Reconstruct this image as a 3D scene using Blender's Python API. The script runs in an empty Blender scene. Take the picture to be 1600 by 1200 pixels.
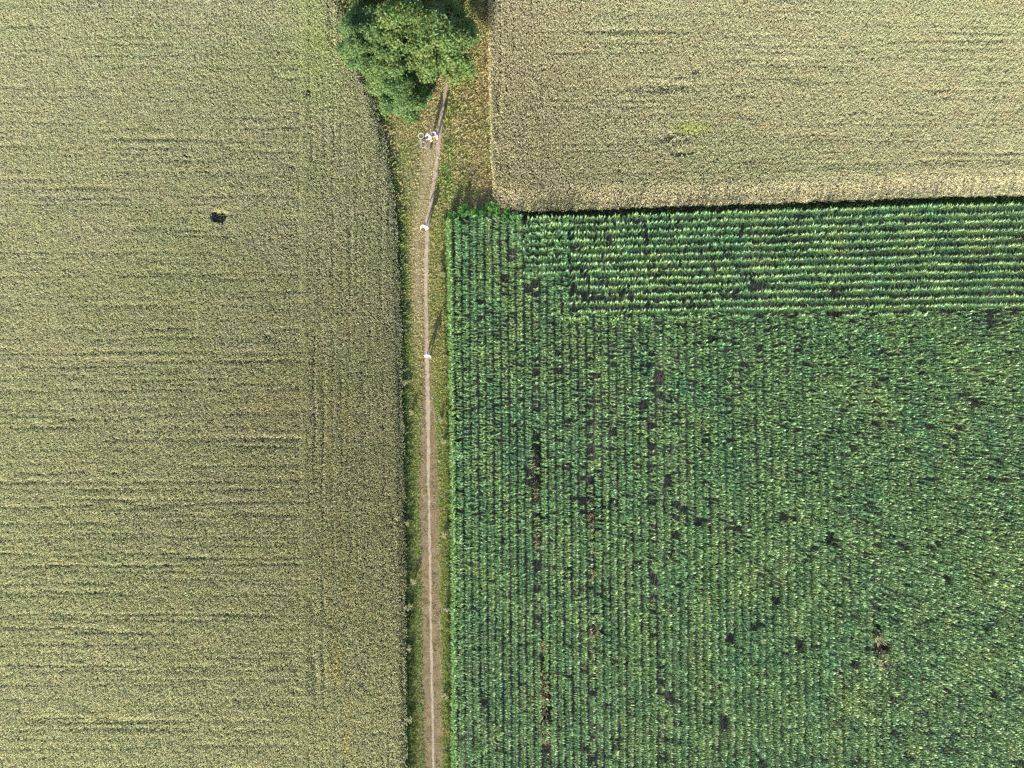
import bpy, bmesh, math, random
import numpy as np
from mathutils import Vector, Matrix, Euler

random.seed(7)
rng = np.random.default_rng(11)
sc = bpy.context.scene
col = sc.collection
R = math.radians

# ------------------------------------------------------------------ camera
H = 72.0                     # flying height of the camera above the ground
cam = bpy.data.cameras.new("camera")
cam.sensor_width = 36.0
cam.lens = 36.0 * H / 100.0
cam.clip_start = 0.5
cam.clip_end = 4000.0
camo = bpy.data.objects.new("camera", cam)
camo.location = (0, 0, H)
camo.rotation_euler = (0, 0, 0)
col.objects.link(camo)
sc.camera = camo

# ------------------------------------------------------------------ light
SUN_EL, SUN_AZ = 19.5, 15.5   # shadows run up the picture and 15.5 degrees to the right
world = bpy.data.worlds.new("World")
sc.world = world
world.use_nodes = True
wn = world.node_tree
sky = wn.nodes.new("ShaderNodeTexSky")
sky.sky_type = 'NISHITA'
sky.sun_disc = False
sky.sun_elevation = R(SUN_EL)
sky.sun_rotation = R(180 + SUN_AZ)
sky.air_density = 1.0
sky.dust_density = 1.0
bg = wn.nodes["Background"]
bg.inputs["Strength"].default_value = 0.125
wn.links.new(sky.outputs[0], bg.inputs["Color"])
sl = bpy.data.lights.new("sun", 'SUN')
sl.energy = 5.0
sl.angle = R(0.5)
sl.color = (1.0, 0.95, 0.87)
so = bpy.data.objects.new("sun", sl)
d = Vector((math.sin(R(SUN_AZ)) * math.cos(R(SUN_EL)), math.cos(R(SUN_AZ)) * math.cos(R(SUN_EL)), -math.sin(R(SUN_EL))))
so.rotation_euler = d.to_track_quat('-Z', 'Y').to_euler()
so.location = (-20, -60, 40)
col.objects.link(so)

vs = sc.view_settings
vs.view_transform = 'Standard'
vs.look = 'None'
vs.exposure = 1.82
vs.gamma = 1.0
sc.cycles.use_denoising = False
sc.cycles.max_bounces = 6
sc.cycles.diffuse_bounces = 4
sc.cycles.transmission_bounces = 4

# ------------------------------------------------------------------ helpers
def lin(r, g, b):
    f = lambda c: (c / 255.0) / 12.92 if c / 255.0 <= 0.04045 else ((c / 255.0 + 0.055) / 1.055) ** 2.4
    return (f(r), f(g), f(b))

S = 16.0
def P(px, py, z=0.0):
    """survey point of the photo -> metres on the ground for a thing of height z"""
    k = (H - z) / H / S
    return ((px - 800.0) * k, (600.0 - py) * k)

_tab = rng.random((256, 256))
def vn(x, y, seed=0):
    x = np.asarray(x, float) + seed * 17.31
    y = np.asarray(y, float) + seed * 9.77
    ix = np.floor(x).astype(int); iy = np.floor(y).astype(int)
    fx = x - ix; fy = y - iy
    fx = fx * fx * (3 - 2 * fx); fy = fy * fy * (3 - 2 * fy)
    a = _tab[ix % 256, iy % 256]; b = _tab[(ix + 1) % 256, iy % 256]
    c = _tab[ix % 256, (iy + 1) % 256]; e = _tab[(ix + 1) % 256, (iy + 1) % 256]
    return (a * (1 - fx) + b * fx) * (1 - fy) + (c * (1 - fx) + e * fx) * fy
def fbm(x, y, seed=0):
    return 0.55 * vn(x, y, seed) + 0.29 * vn(x * 2.1, y * 2.1, seed + 3) + 0.16 * vn(x * 4.3, y * 4.3, seed + 5)
def sstep(a, b, x):
    t = np.clip((x - a) / (b - a), 0, 1)
    return t * t * (3 - 2 * t)
def mixc(c, d_, t):
    t = np.asarray(t)[..., None]
    return c * (1 - t) + np.asarray(d_) * t

def mesh_np(name, V, F, C=None, mat=None, parent=None):
    V = np.ascontiguousarray(V, dtype=np.float32).reshape(-1, 3)
    F = np.ascontiguousarray(F, dtype=np.int32)
    n = F.shape[1]
    me = bpy.data.meshes.new(name)
    me.vertices.add(len(V)); me.vertices.foreach_set("co", V.ravel())
    me.loops.add(F.size); me.loops.foreach_set("vertex_index", F.ravel())
    me.polygons.add(len(F))
    me.polygons.foreach_set("loop_start", np.arange(0, F.size, n, dtype=np.int32))
    if C is not None:
        C = np.asarray(C, dtype=np.float32).reshape(-1, 3)
        at = me.attributes.new("tint", 'FLOAT_COLOR', 'POINT')
        at.data.foreach_set("color", np.concatenate([C, np.ones((len(C), 1), np.float32)], 1).ravel())
    me.update(calc_edges=True)
    if mat: me.materials.append(mat)
    o = bpy.data.objects.new(name, me)
    col.objects.link(o)
    if parent: o.parent = parent
    return o

def tag(o, label=None, cat=None, group=None, kind=None):
    if label: o["label"] = label
    if cat: o["category"] = cat
    if group: o["group"] = group
    if kind: o["kind"] = kind
    return o

def in_poly(x, y, poly):
    inside = np.zeros(x.shape, bool)
    j = len(poly) - 1
    for i in range(len(poly)):
        xi, yi = poly[i]; xj, yj = poly[j]
        cond = ((yi > y) != (yj > y)) & (x < (xj - xi) * (y - yi) / (yj - yi + 1e-12) + xi)
        inside ^= cond
        j = i
    return inside

# ------------------------------------------------------------------ materials
def leaf_material(name, rough=0.55, trans=0.3, spec=0.4, tgain=(1.15, 1.2, 0.7)):
    m = bpy.data.materials.new(name); m.use_nodes = True
    nt = m.node_tree; nt.nodes.clear()
    out = nt.nodes.new("ShaderNodeOutputMaterial")
    at = nt.nodes.new("ShaderNodeAttribute"); at.attribute_name = "tint"
    pr = nt.nodes.new("ShaderNodeBsdfPrincipled")
    pr.inputs["Roughness"].default_value = rough
    pr.inputs["Specular IOR Level"].default_value = spec
    tr = nt.nodes.new("ShaderNodeBsdfTranslucent")
    mul = nt.nodes.new("ShaderNodeMix"); mul.data_type = 'RGBA'; mul.blend_type = 'MULTIPLY'
    mul.inputs[0].default_value = 1.0
    mul.inputs[7].default_value = (*tgain, 1)
    mx = nt.nodes.new("ShaderNodeMixShader"); mx.inputs[0].default_value = trans
    L = nt.links.new
    L(at.outputs["Color"], pr.inputs["Base Color"])
    L(at.outputs["Color"], mul.inputs[6]); L(mul.outputs[2], tr.inputs["Color"])
    L(pr.outputs[0], mx.inputs[1]); L(tr.outputs[0], mx.inputs[2]); L(mx.outputs[0], out.inputs[0])
    return m

def soil_material(name, cols, scale=1.0, bump=0.4, fine=18.0):
    m = bpy.data.materials.new(name); m.use_nodes = True
    nt = m.node_tree; pr = nt.nodes["Principled BSDF"]
    pr.inputs["Roughness"].default_value = 0.95
    pr.inputs["Specular IOR Level"].default_value = 0.15
    tc = nt.nodes.new("ShaderNodeTexCoord")
    n1 = nt.nodes.new("ShaderNodeTexNoise"); n1.inputs["Scale"].default_value = scale; n1.inputs["Detail"].default_value = 8
    n2 = nt.nodes.new("ShaderNodeTexNoise"); n2.inputs["Scale"].default_value = fine; n2.inputs["Detail"].default_value = 6
    add = nt.nodes.new("ShaderNodeMath"); add.operation = 'ADD'
    mul = nt.nodes.new("ShaderNodeMath"); mul.operation = 'MULTIPLY'; mul.inputs[1].default_value = 0.5
    cr = nt.nodes.new("ShaderNodeValToRGB")
    cr.color_ramp.elements[0].position = 0.32; cr.color_ramp.elements[0].color = (*cols[0], 1)
    cr.color_ramp.elements[1].position = 0.68; cr.color_ramp.elements[1].color = (*cols[-1], 1)
    for i, c in enumerate(cols[1:-1]):
        e = cr.color_ramp.elements.new(0.32 + 0.36 * (i + 1) / (len(cols) - 1)); e.color = (*c, 1)
    bp = nt.nodes.new("ShaderNodeBump"); bp.inputs["Strength"].default_value = bump; bp.inputs["Distance"].default_value = 0.05
    L = nt.links.new
    L(tc.outputs["Object"], n1.inputs["Vector"]); L(tc.outputs["Object"], n2.inputs["Vector"])
    L(n1.outputs["Fac"], add.inputs[0]); L(n2.outputs["Fac"], add.inputs[1]); L(add.outputs[0], mul.inputs[0])
    L(mul.outputs[0], cr.inputs[0]); L(cr.outputs[0], pr.inputs["Base Color"])
    L(n2.outputs["Fac"], bp.inputs["Height"]); L(bp.outputs[0], pr.inputs["Normal"])
    return m

def plain_material(name, c, rough=0.7, metal=0.0, var=0.12, scale=40.0):
    m = bpy.data.materials.new(name); m.use_nodes = True
    nt = m.node_tree; pr = nt.nodes["Principled BSDF"]
    pr.inputs["Roughness"].default_value = rough; pr.inputs["Metallic"].default_value = metal
    tc = nt.nodes.new("ShaderNodeTexCoord")
    n = nt.nodes.new("ShaderNodeTexNoise"); n.inputs["Scale"].default_value = scale; n.inputs["Detail"].default_value = 4
    mx = nt.nodes.new("ShaderNodeMix"); mx.data_type = 'RGBA'
    mx.inputs[6].default_value = (*[x * (1 - var) for x in c], 1)
    mx.inputs[7].default_value = (*[min(1, x * (1 + var)) for x in c], 1)
    nt.links.new(tc.outputs["Object"], n.inputs["Vector"])
    nt.links.new(n.outputs["Fac"], mx.inputs[0]); nt.links.new(mx.outputs[2], pr.inputs["Base Color"])
    return m

M_wheat = leaf_material("wheat", 0.7, 0.5, 0.15, (1.1, 1.05, 0.85))
M_maize = leaf_material("maize_leaf", 0.48, 0.27, 0.55, (1.2, 1.25, 0.5))
M_grass = leaf_material("grass", 0.6, 0.3, 0.3)
M_foliage = leaf_material("foliage", 0.6, 0.28, 0.2)
M_ground = soil_material("soil", [(0.032, 0.038, 0.027), (0.050, 0.055, 0.039), (0.085, 0.084, 0.064)], 0.6, 0.5, 9.0)
M_path = soil_material("path_dirt", [(0.18, 0.138, 0.096), (0.25, 0.195, 0.138), (0.32, 0.255, 0.186)], 1.5, 0.35, 11.0)
M_band = soil_material("trodden_ground", [(0.075, 0.056, 0.028), (0.13, 0.097, 0.050), (0.20, 0.152, 0.086)], 1.2, 0.6, 7.0)
M_verge = soil_material("verge_soil", [(0.10, 0.085, 0.045), (0.16, 0.13, 0.07), (0.22, 0.175, 0.10)], 0.8, 0.5, 8.0)
M_bark = soil_material("bark", [(0.05, 0.04, 0.03), (0.10, 0.08, 0.06), (0.16, 0.13, 0.10)], 3.0, 0.6, 25.0)

# ------------------------------------------------------------------ ground
def grid_sheet(name, size, n, z, mat):
    xs = np.linspace(-size, size, n); X, Y = np.meshgrid(xs, xs)
    V = np.stack([X.ravel(), Y.ravel(), np.full(X.size, z)], 1)
    i = np.arange(n * n).reshape(n, n)
    F = np.stack([i[:-1, :-1].ravel(), i[:-1, 1:].ravel(), i[1:, 1:].ravel(), i[1:, :-1].ravel()], 1)
    return mesh_np(name, V, F, None, mat)
tag(grid_sheet("ground", 1500.0, 9, 0.0, M_ground), kind="structure")

PATH = [(712, -160), (706, -60), (701, 60), (699, 110), (696, 140), (690.5, 178), (686.5, 215), (680.5, 270), (674, 310), (668.5, 345), (666.5, 380),
        (665.0, 450), (666.5, 520), (667, 560), (668.5, 640), (669.3, 720), (670.5, 800), (672, 900), (673.5, 1000), (675.5, 1100), (677.5, 1200), (680, 1350)]
_pp = np.array(PATH, float)
def path_x(py):
    return np.interp(py, _pp[:, 1], _pp[:, 0])
def ribbon(name, y0, y1, off, wid, z, mat, step=3.0, rag=1.0, seed=0):
    ys = np.arange(y0, y1, step)
    cx = path_x(ys) + (off(ys) if callable(off) else off) + (vn(ys / 22, ys * 0, seed + 20) - 0.5) * 1.2
    w = wid(ys) if callable(wid) else np.full(ys.shape, wid)
    wl = w * 0.5 + (vn(ys / 9, ys * 0, seed) - 0.5) * rag + (vn(ys / 3, ys * 0, seed + 6) - 0.5) * rag * 0.8
    wr = w * 0.5 + (vn(ys / 9, ys * 0, seed + 8) - 0.5) * rag + (vn(ys / 3, ys * 0, seed + 9) - 0.5) * rag * 0.8
    k = 1 / S
    V = np.empty((len(ys), 2, 3))
    V[:, 0, 0] = (cx - wl - 800) * k; V[:, 1, 0] = (cx + wr - 800) * k
    V[:, :, 1] = ((600 - ys) * k)[:, None]; V[:, :, 2] = z
    i = np.arange(len(ys))[:-1]
    F = np.stack([2 * i, 2 * i + 2, 2 * i + 3, 2 * i + 1], 1)
    return mesh_np(name, V, F, None, mat)
band_w = lambda y: 9 + 20 * sstep(480, 760, y) + 7 * sstep(250, 330, y) * (1 - sstep(400, 520, y))
tag(ribbon("track_verge", -160, 1350, lambda y: -4 * sstep(250, 330, y) * (1 - sstep(400, 520, y)), band_w, 0.008, M_band, 3.0, 5.0, 2), kind="structure")
line_w = lambda y: 6.8 - 3.2 * sstep(600, 800, y)
tag(ribbon("path", -160, 1350, 0.0, line_w, 0.012, M_path, 2.0, 1.5, 4), kind="structure")

# ------------------------------------------------------------------ field outlines, in survey pixels
EDGE_L = [(470, -140), (520, -20), (556, 80), (583, 155), (601, 220), (613, 290), (620, 380), (625, 520), (629, 700), (632, 900), (633, 1200), (634, 1340)]
_el = np.array(EDGE_L, float)
edge_l = lambda py: np.interp(py, _el[:, 1], _el[:, 0])
EDGE_R = [(764, -140), (765, 100), (767, 200), (770, 290), (776, 322)]
BOT_R = np.array([(776, 322), (820, 330), (1100, 320), (1400, 309), (1600, 303), (1760, 297)], float)
bot_r = lambda px: np.interp(px, BOT_R[:, 0], BOT_R[:, 1])
TOP_M = np.array([(690, 342), (820, 341), (1100, 332), (1400, 321), (1600, 316), (1760, 310)], float)
top_m = lambda px: np.interp(px, TOP_M[:, 0], TOP_M[:, 1])
EDGE_M = np.array([(700, 330), (703, 420), (705, 520), (707, 700), (709, 900), (710, 1200), (711, 1340)], float)
edge_m = lambda py: np.interp(py, EDGE_M[:, 1], EDGE_M[:, 0])

ysv = np.arange(-150, 1340, 10.0)
_er0 = np.array(EDGE_R, float)
xr = np.where(ysv < 335, np.interp(ysv, _er0[:, 1], _er0[:, 0]) + 6, edge_m(ysv) + 3)
Vv = np.stack([np.stack([(edge_l(ysv) - 6 - 800) / S, (600 - ysv) / S, np.full(len(ysv), .004)], 1), np.stack([(xr - 800) / S, (600 - ysv) / S, np.full(len(ysv), .004)], 1)], 1)
iv = np.arange(len(ysv) - 1)
tag(mesh_np("verge", Vv, np.stack([2 * iv, 2 * iv + 2, 2 * iv + 3, 2 * iv + 1], 1), None, M_verge), kind="structure")

# ------------------------------------------------------------------ wheat
def wheat(name, px, py, h, tint_ear, tint_stem, lean, az, wid):
    """every stalk a bent strip: stem up to the neck, then a leaning ear"""
    k = (H - 0.8) / H / S
    X = (px - 800) * k; Y = (600 - py) * k
    n = len(X)
    dx = np.cos(az); dy = np.sin(az)
    # strip plane faces roughly at random
    wa = rng.random(n) * math.pi
    wx = np.cos(wa); wy = np.sin(wa)
    V = np.empty((n, 4, 3), np.float32); C = np.empty((n, 4, 3), np.float32)
    z = [0.42, 1.0]; off = [0.0, 1.0]; wf = [1.0, 0.75]
    for i in range(2):
        cx = X + dx * lean * off[i]; cy = Y + dy * lean * off[i]
        for s in (0, 1):
            sg = (s - 0.5) * wid * wf[i]
            V[:, 2 * i + s, 0] = cx + wx * sg; V[:, 2 * i + s, 1] = cy + wy * sg; V[:, 2 * i + s, 2] = h * z[i] + (0.02 if s else 0) * i
            C[:, 2 * i + s] = tint_stem if i == 0 else tint_ear
    F = (np.arange(n) * 4)[:, None] + np.array([[0, 1, 3, 2]])
    return mesh_np(name, V, F, C, M_wheat)

def rows(px0, px1, py0, py1, dens, horiz=True, pitch=2.6, jit=0.75):
    area = (px1 - px0) * (py1 - py0) / (S * S)
    n = int(area * dens)
    a = rng.random(n); b = rng.random(n)
    px = px0 + a * (px1 - px0); py = py0 + b * (py1 - py0)
    if horiz:
        py = (np.round(py / pitch)) * pitch + rng.normal(0, jit, n)
    else:
        px = (np.round(px / pitch)) * pitch + rng.normal(0, jit, n)
    return px, py

DENS = 380
def line_cut(px, py, lines, horiz=True, seed=0):
    """how far each stalk stands in a thin furrow left by the drill: 0 none, 1 full"""
    cut = np.zeros(len(px))
    U, W = (px, py) if horiz else (py, px)
    for q, (c, a0, a1, s) in enumerate(lines):
        sel = np.where((np.abs(W + (0.006 * (U - 240) if horiz else 0) - c) < 8) & (U > a0 - 26) & (U < a1 + 26))[0]
        u = U[sel]; v = W[sel]
        cen = c + (vn(u / 45, u * 0 + q, seed + q) - 0.5) * 5 + (vn(u / 12, u * 0 + q, seed + q + 40) - 0.5) * 2.4 + (-0.006 * (u - 240) if horiz else 0)
        w = 0.7 + 0.7 * vn(u / 20, u * 0 + q, seed + q + 70)
        m = np.exp(-((v - cen) / w) ** 2)
        m *= sstep(a0 - 25, a0 + 10, u) * (1 - sstep(a1 - 10, a1 + 25, u)) * sstep(0.12, 0.55, 0.6 * vn(u / 30, u * 0 + q, seed + q + 11) + 0.4 * vn(u / 8, u * 0 + q, seed + q + 12)) * s * 0.85
        cut[sel] = np.maximum(cut[sel], m)
    return cut

# left field
pxa, pya = rows(-90, 480, -90, 1290, DENS, True)
pxb, pyb = rows(470, 640, -90, 1290, DENS, False)
keep = pya > -1e9
px = np.concatenate([pxa, pxb]); py = np.concatenate([pya, pyb])
head = np.concatenate([np.zeros(len(pxa), bool), np.ones(len(pxb), bool)])
m = px < edge_l(py) + rng.normal(0, 1.3, len(px)) + 3 * (vn(py / 12, py * 0, 31) - 0.5)
px, py, head = px[m], py[m], head[m]
LINES_L = [(270, 190, 370, .8), (357, 200, 345, .7), (372, 290, 370, .7), (430, 190, 480, .9), (432, 0, 140, .6), (464, 0, 300, .4), (476, 60, 400, .5), (514, 90, 480, .6),
           (530, 150, 420, .9), (552, -80, 490, 1.0), (565, 90, 460, .6), (574, -80, 230, .8), (585, 40, 260, .6), (595, 160, 340, 1.0), (610, -80, 500, .85), (640, 0, 300, .45),
           (653, 100, 230, .8), (658, -80, 120, .6), (673, 200, 330, .3), (688, 120, 470, .55), (699, 370, 480, .9), (729, 290, 480, .7), (737, 40, 180, .9), (754, -80, 490, .75),
           (766, 30, 250, .4), (786, 200, 420, .7), (791, -80, 290, .9), (806, 200, 470, .7), (818, -80, 280, .6), (840, 0, 300, .4), (866, -80, 280, .75), (885, 0, 350, .5),
           (912, -80, 180, .8), (924, -80, 160, 1.0), (931, 40, 200, .5), (961, -80, 370, .85), (970, 150, 350, .5), (982, -80, 150, .7), (1007, -80, 270, .75), (1040, 0, 200, .5),
           (1070, 0, 260, .45), (1122, 60, 170, .7), (1140, -80, 200, .4), (1170, 0, 260, .35), (240, 40, 250, .5), (205, 0, 190, .4), (150, 60, 240, .35), (95, 0, 160, .3), (310, 0, 200, .5), (395, 0, 260, .5)]
cut = np.where(head, 0, line_cut(px, py, LINES_L, True, 1))
cut = np.maximum(cut, np.where(head, line_cut(px, py, [(478, 560, 800, .5), (490, 520, 760, .9), (505, 200, 1000, .35), (520, 100, 900, .4), (545, 300, 1100, .35), (570, 300, 1200, .35), (600, 500, 1200, .4)], False, 9), 0))
# weak drill banding everywhere, along the rows
st = np.where(head, 0.6 * vn(px / 3.0, py / 200, 61) + 0.4 * vn(px / 2.3, py / 60, 60), 0.6 * vn(px / 260, py / 2.2, 62) + 0.4 * vn(px / 80, py / 1.8, 59))
cut = np.maximum(cut, 0.36 * sstep(0.54, 0.86, st) * (0.35 + 0.65 * sstep(0.3, 0.6, vn(px / 60, py / 40, 63))))
# the gap in the crop
hole = ((px - 341) / 15.5 + 0.12 * (py - 339) / 8) ** 2 + ((py - 339.5 - 0.12 * (px - 341)) / 9.5) ** 2 + 1.1 * (fbm(px / 6, py / 5, 21) - 0.5)
kp = ((hole > 1.0) | (rng.random(len(px)) < 0.13 + 0.25 * (hole > 0.7))) & (rng.random(len(px)) > cut * 0.75)
for (sx, sy, r) in [(291, 243, 4), (328, 658, 4.5), (237, 514, 3.2), (480, 145, 6), (455, 262, 4), (115, 222, 3), (370, 1095, 4)]:
    kp &= (((px - sx) / (1.6 * r)) ** 2 + ((py - sy) / r) ** 2 + 0.6 * (vn(px / 3, py / 3, 22) - 0.5) > 1) | (rng.random(len(px)) < 0.25)
px, py, head, cut = px[kp], py[kp], head[kp], cut[kp]
n = len(px)
h = 0.80 + 0.10 * (fbm(px / 60, py / 40, 2) - 0.5) + rng.normal(0, 0.022, n) + 0.07 * (vn(px / 3.0, py / 3.0, 3) - 0.5)
h = h * (1 - 0.5 * cut)
hole = hole[kp]
h = np.where(hole < 1.0, h * rng.uniform(0.3, 0.75, n), h)
h *= 1 - 0.32 * sstep(12, 0, edge_l(py) - px)
g = fbm(px / 110, py / 70, 5)
bl = fbm(px / 26, py / 15, 7)
ear = np.tile(np.array([0.372, 0.370, 0.250]), (n, 1))
ear = mixc(ear, (0.345, 0.362, 0.218), sstep(0.35, 0.7, g) * 0.8)                   # greener stretches
ear = mixc(ear, (0.305, 0.322, 0.205), sstep(420, 1050, py) * 0.65)
ear = mixc(ear, (0.385, 0.36, 0.238), sstep(0.52, 0.78, bl) * 0.4)                # browner, riper spots
ear = mixc(ear, (0.40, 0.30, 0.175), 0.12 * np.exp(-((px - 440) / 60) ** 2 - ((py - 640) / 50) ** 2))
ear = mixc(ear, (0.39, 0.33, 0.14), 0.5 * np.exp(-((px - 530) / 16) ** 2) * sstep(380, 520, py) * sstep(0.3, 0.7, vn(px / 20, py / 60, 15)))
ear = mixc(ear, (0.35, 0.40, 0.18), 0.6 * np.exp(-((px - 490 + (py < 0) * 5 - 0.10 * py) / 45) ** 2) * (1 - sstep(60, 230, py)))   # yellow-green by the trees
ear = mixc(ear, (0.44, 0.41, 0.22), 0.4 * np.exp(-((px - 347) / 13) ** 2 - ((py - 324) / 10) ** 2))  # sunlit far rim of the gap, painted yellower into the ears
ear = mixc(ear, (0.34, 0.34, 0.23), 0.6 * sstep(45, 5, edge_l(py) - px))  # shaded stem sides along the field edge, mixed into the ear tint
ear *= 1.52 * (1 + rng.normal(0, 0.10, n))[:, None].clip(0.5, 1.6)
stem = mixc(ear * 0.7, (0.19, 0.22, 0.10), 0.5)
az = rng.random(n) * 2 * math.pi
lean = 0.06 + 0.165 * rng.random(n)
wid = 0.028 + 0.020 * rng.random(n)
tag(wheat("wheat_crop", px, py, h, ear, stem, lean, az, wid),
    "large ripening wheat field left of the track, with one dark bare gap", "wheat field", None, "stuff")

# right field
pxa, pya = rows(860, 1690, -90, 335, DENS, True)
pxb, pyb = rows(755, 860, -90, 335, DENS, False, 3.4, 0.6)
px = np.concatenate([pxa, pxb]); py = np.concatenate([pya, pyb]); head = np.concatenate([np.zeros(len(pxa), bool), np.ones(len(pxb), bool)])
_er = np.array(EDGE_R, float)
er = lambda y: np.interp(y, _er[:, 1], _er[:, 0])
m = (px > er(py) + rng.normal(0, 0.8, len(px)) + 1.5 * (vn(py / 10, py * 0, 33) - 0.5)) & (py < bot_r(px) - 0.5 + rng.normal(0, 1.0, len(px)) + 3 * (vn(px / 8, px * 0, 34) - 0.5))
px, py, head = px[m], py[m], head[m]
LINES_R = [(47, 1420, 1500, .7), (73, 1400, 1600, .4), (126, 960, 1070, .8), (139, 990, 1150, .7), (136, 1250, 1600, .4), (184, 1280, 1640, .5), (213, 1040, 1100, .9), (226, 1015, 1080, .8),
           (232, 860, 1010, .6), (160, 1400, 1600, .35), (256, 1150, 1230, .5), (245, 1290, 1330, .6), (262, 1150, 1400, .4), (275, 980, 1250, .4), (285, 900, 1150, .3), (100, 1300, 1640, .3)]
cut = np.where(head, 0, line_cut(px, py, LINES_R, True, 101))
cut = np.maximum(cut, np.where(head, line_cut(px, py, [(772, -90, 330, .55), (781, -90, 330, .8), (792, -90, 330, .35), (803, -90, 320, .35), (818, -90, 320, .5), (832, 0, 300, .4), (848, 0, 300, .45)], False, 120), 0))
st = np.where(head, 0.6 * vn(px / 3.0, py / 200, 64) + 0.4 * vn(px / 2.3, py / 60, 58), 0.6 * vn(px / 260, py / 2.2, 65) + 0.4 * vn(px / 80, py / 1.8, 57))
cut = np.maximum(cut, 0.36 * sstep(0.54, 0.86, st) * (0.35 + 0.65 * sstep(0.3, 0.6, vn(px / 60, py / 40, 66))))
for (sx, sy, rx, ry) in [(1050, 214, 26, 6), (1035, 138, 34, 6), (1068, 240, 20, 5), (1085, 112, 6, 3), (1160, 150, 9, 3), (1170, 182, 8, 3), (1040, 226, 14, 4)]:
    e = ((px - sx) / (rx * 1.35)) ** 2 + ((py - sy) / (ry * 1.35)) ** 2
    cut = np.maximum(cut, 0.8 * np.exp(-e) * sstep(0.35, 0.7, fbm(px / 5, py / 3, 68) + 0.1))
kp = rng.random(len(px)) > cut * 0.75
px, py, head, cut = px[kp], py[kp], head[kp], cut[kp]
n = len(px)
h = 0.80 + 0.10 * (fbm(px / 60, py / 40, 12) - 0.5) + rng.normal(0, 0.022, n) + 0.07 * (vn(px / 3.0, py / 3.0, 13) - 0.5)
h = h * (1 - 0.5 * cut)
g = fbm(px / 110, py / 70, 25)
bl = fbm(px / 26, py / 15, 27)
ear = np.tile(np.array([0.395, 0.388, 0.255]), (n, 1))
ear = mixc(ear, (0.37, 0.382, 0.235), sstep(0.35, 0.7, g) * 0.7)
ear = mixc(ear, (0.40, 0.35, 0.23), sstep(0.52, 0.78, bl) * 0.5)
ear = mixc(ear, (0.385, 0.345, 0.235), 0.6 * sstep(960, 820, px))
ear = mixc(ear, (0.56, 0.52, 0.37), 0.9 * sstep(46, 18, bot_r(px) - py + 8 * (vn(px / 20, py / 9, 29) - 0.5)))   # ripe margin
ear = mixc(ear, (0.37, 0.42, 0.12), 0.7 * np.exp(-((px - 1080) / 26) ** 2 - ((py - 200) / 9) ** 2))
ear *= 1.52 * (1 + rng.normal(0, 0.10, n))[:, None].clip(0.5, 1.6)
stem = mixc(ear * 0.7, (0.19, 0.22, 0.10), 0.45)
tag(wheat("wheat_crop", px, py, h, ear, stem, 0.06 + 0.165 * rng.random(n), rng.random(n) * 6.283, 0.028 + 0.020 * rng.random(n)),
    "ripening wheat field in the upper right, above the maize, with a pale ripe margin", "wheat field", None, "stuff")

# ------------------------------------------------------------------ maize
def maize_template(seed, nl=10, height=1.45):
    """one maize plant: stalk plus arching leaves in two ranks; leaves lie along local x"""
    r = np.random.default_rng(seed)
    V = []; F = []; C = []
    def add(vs, fs, cs):
        b = len(V); V.extend(vs); C.extend(cs); F.extend([[b + i for i in f] for f in fs])
    # stalk: four-sided tapered tube
    ring = []
    for z, rad in ((0, 0.018), (height * 0.5, 0.014), (height * 0.93, 0.006)):
        ring += [(rad * math.cos(a), rad * math.sin(a), z) for a in (0.8, 2.4, 3.9, 5.5)]
    fs = []
    for i in range(2):
        for j in range(4):
            fs.append([4 * i + j, 4 * i + (j + 1) % 4, 4 * i + 4 + (j + 1) % 4, 4 * i + 4 + j])
    add(ring, fs, [(0.10, 0.17, 0.05)] * 12)
    for k in range(nl):
        t = (k + 0.5) / nl
        side = (k % 2) * math.pi + r.normal(0, 0.34)
        z0 = height * (0.16 + 0.78 * t)
        Ln = (0.29 + 0.25 * math.sin(math.pi * min(1, t * 0.9 + 0.12))) * r.uniform(0.85, 1.15)
        up = R(r.uniform(54, 72) + 8 * t)
        bend = r.uniform(1.5, 2.35) - 0.9 * max(0, t - 0.75) * 3
        wmax = r.uniform(0.066, 0.096)
        tw = r.normal(0, 0.35)
        seg = 5
        x = 0.0; z = z0; a = up
        ca, sa = math.cos(side), math.sin(side)
        g = r.uniform(0.8, 1.2)
        base = np.array((0.136, 0.240, 0.090)) * g
        if r.random() < 0.10: base = np.array((0.16, 0.22, 0.06)) * g
        vs = []; cs = []
        for i in range(seg + 1):
            u = i / seg
            w = wmax * (0.45 + 1.5 * u) if u < 0.33 else wmax * (1.0 - ((u - 0.33) / 0.67) ** 1.8)
            w = max(w, 0.006)
            tt = tw * u
            lx, ly = -sa, ca
            for s in (-0.5, 0.5):
                vs.append((x * ca + lx * s * w * math.cos(tt), x * sa + ly * s * w * math.cos(tt), z + s * w * math.sin(tt)))
                cs.append(tuple(base * (1.0 + 0.12 * u)))
            x += math.cos(a) * Ln / seg; z += math.sin(a) * Ln / seg
            a -= bend / seg * (0.5 + u)
        fs = [[2 * i, 2 * i + 1, 2 * i + 3, 2 * i + 2] for i in range(seg)]
        add(vs, fs, cs)
    return np.array(V), np.array(F), np.array(C)

TEMPL = [maize_template(100 + i, 7 + i % 3, 1.62 + 0.03 * (i % 6)) for i in range(12)]

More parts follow.
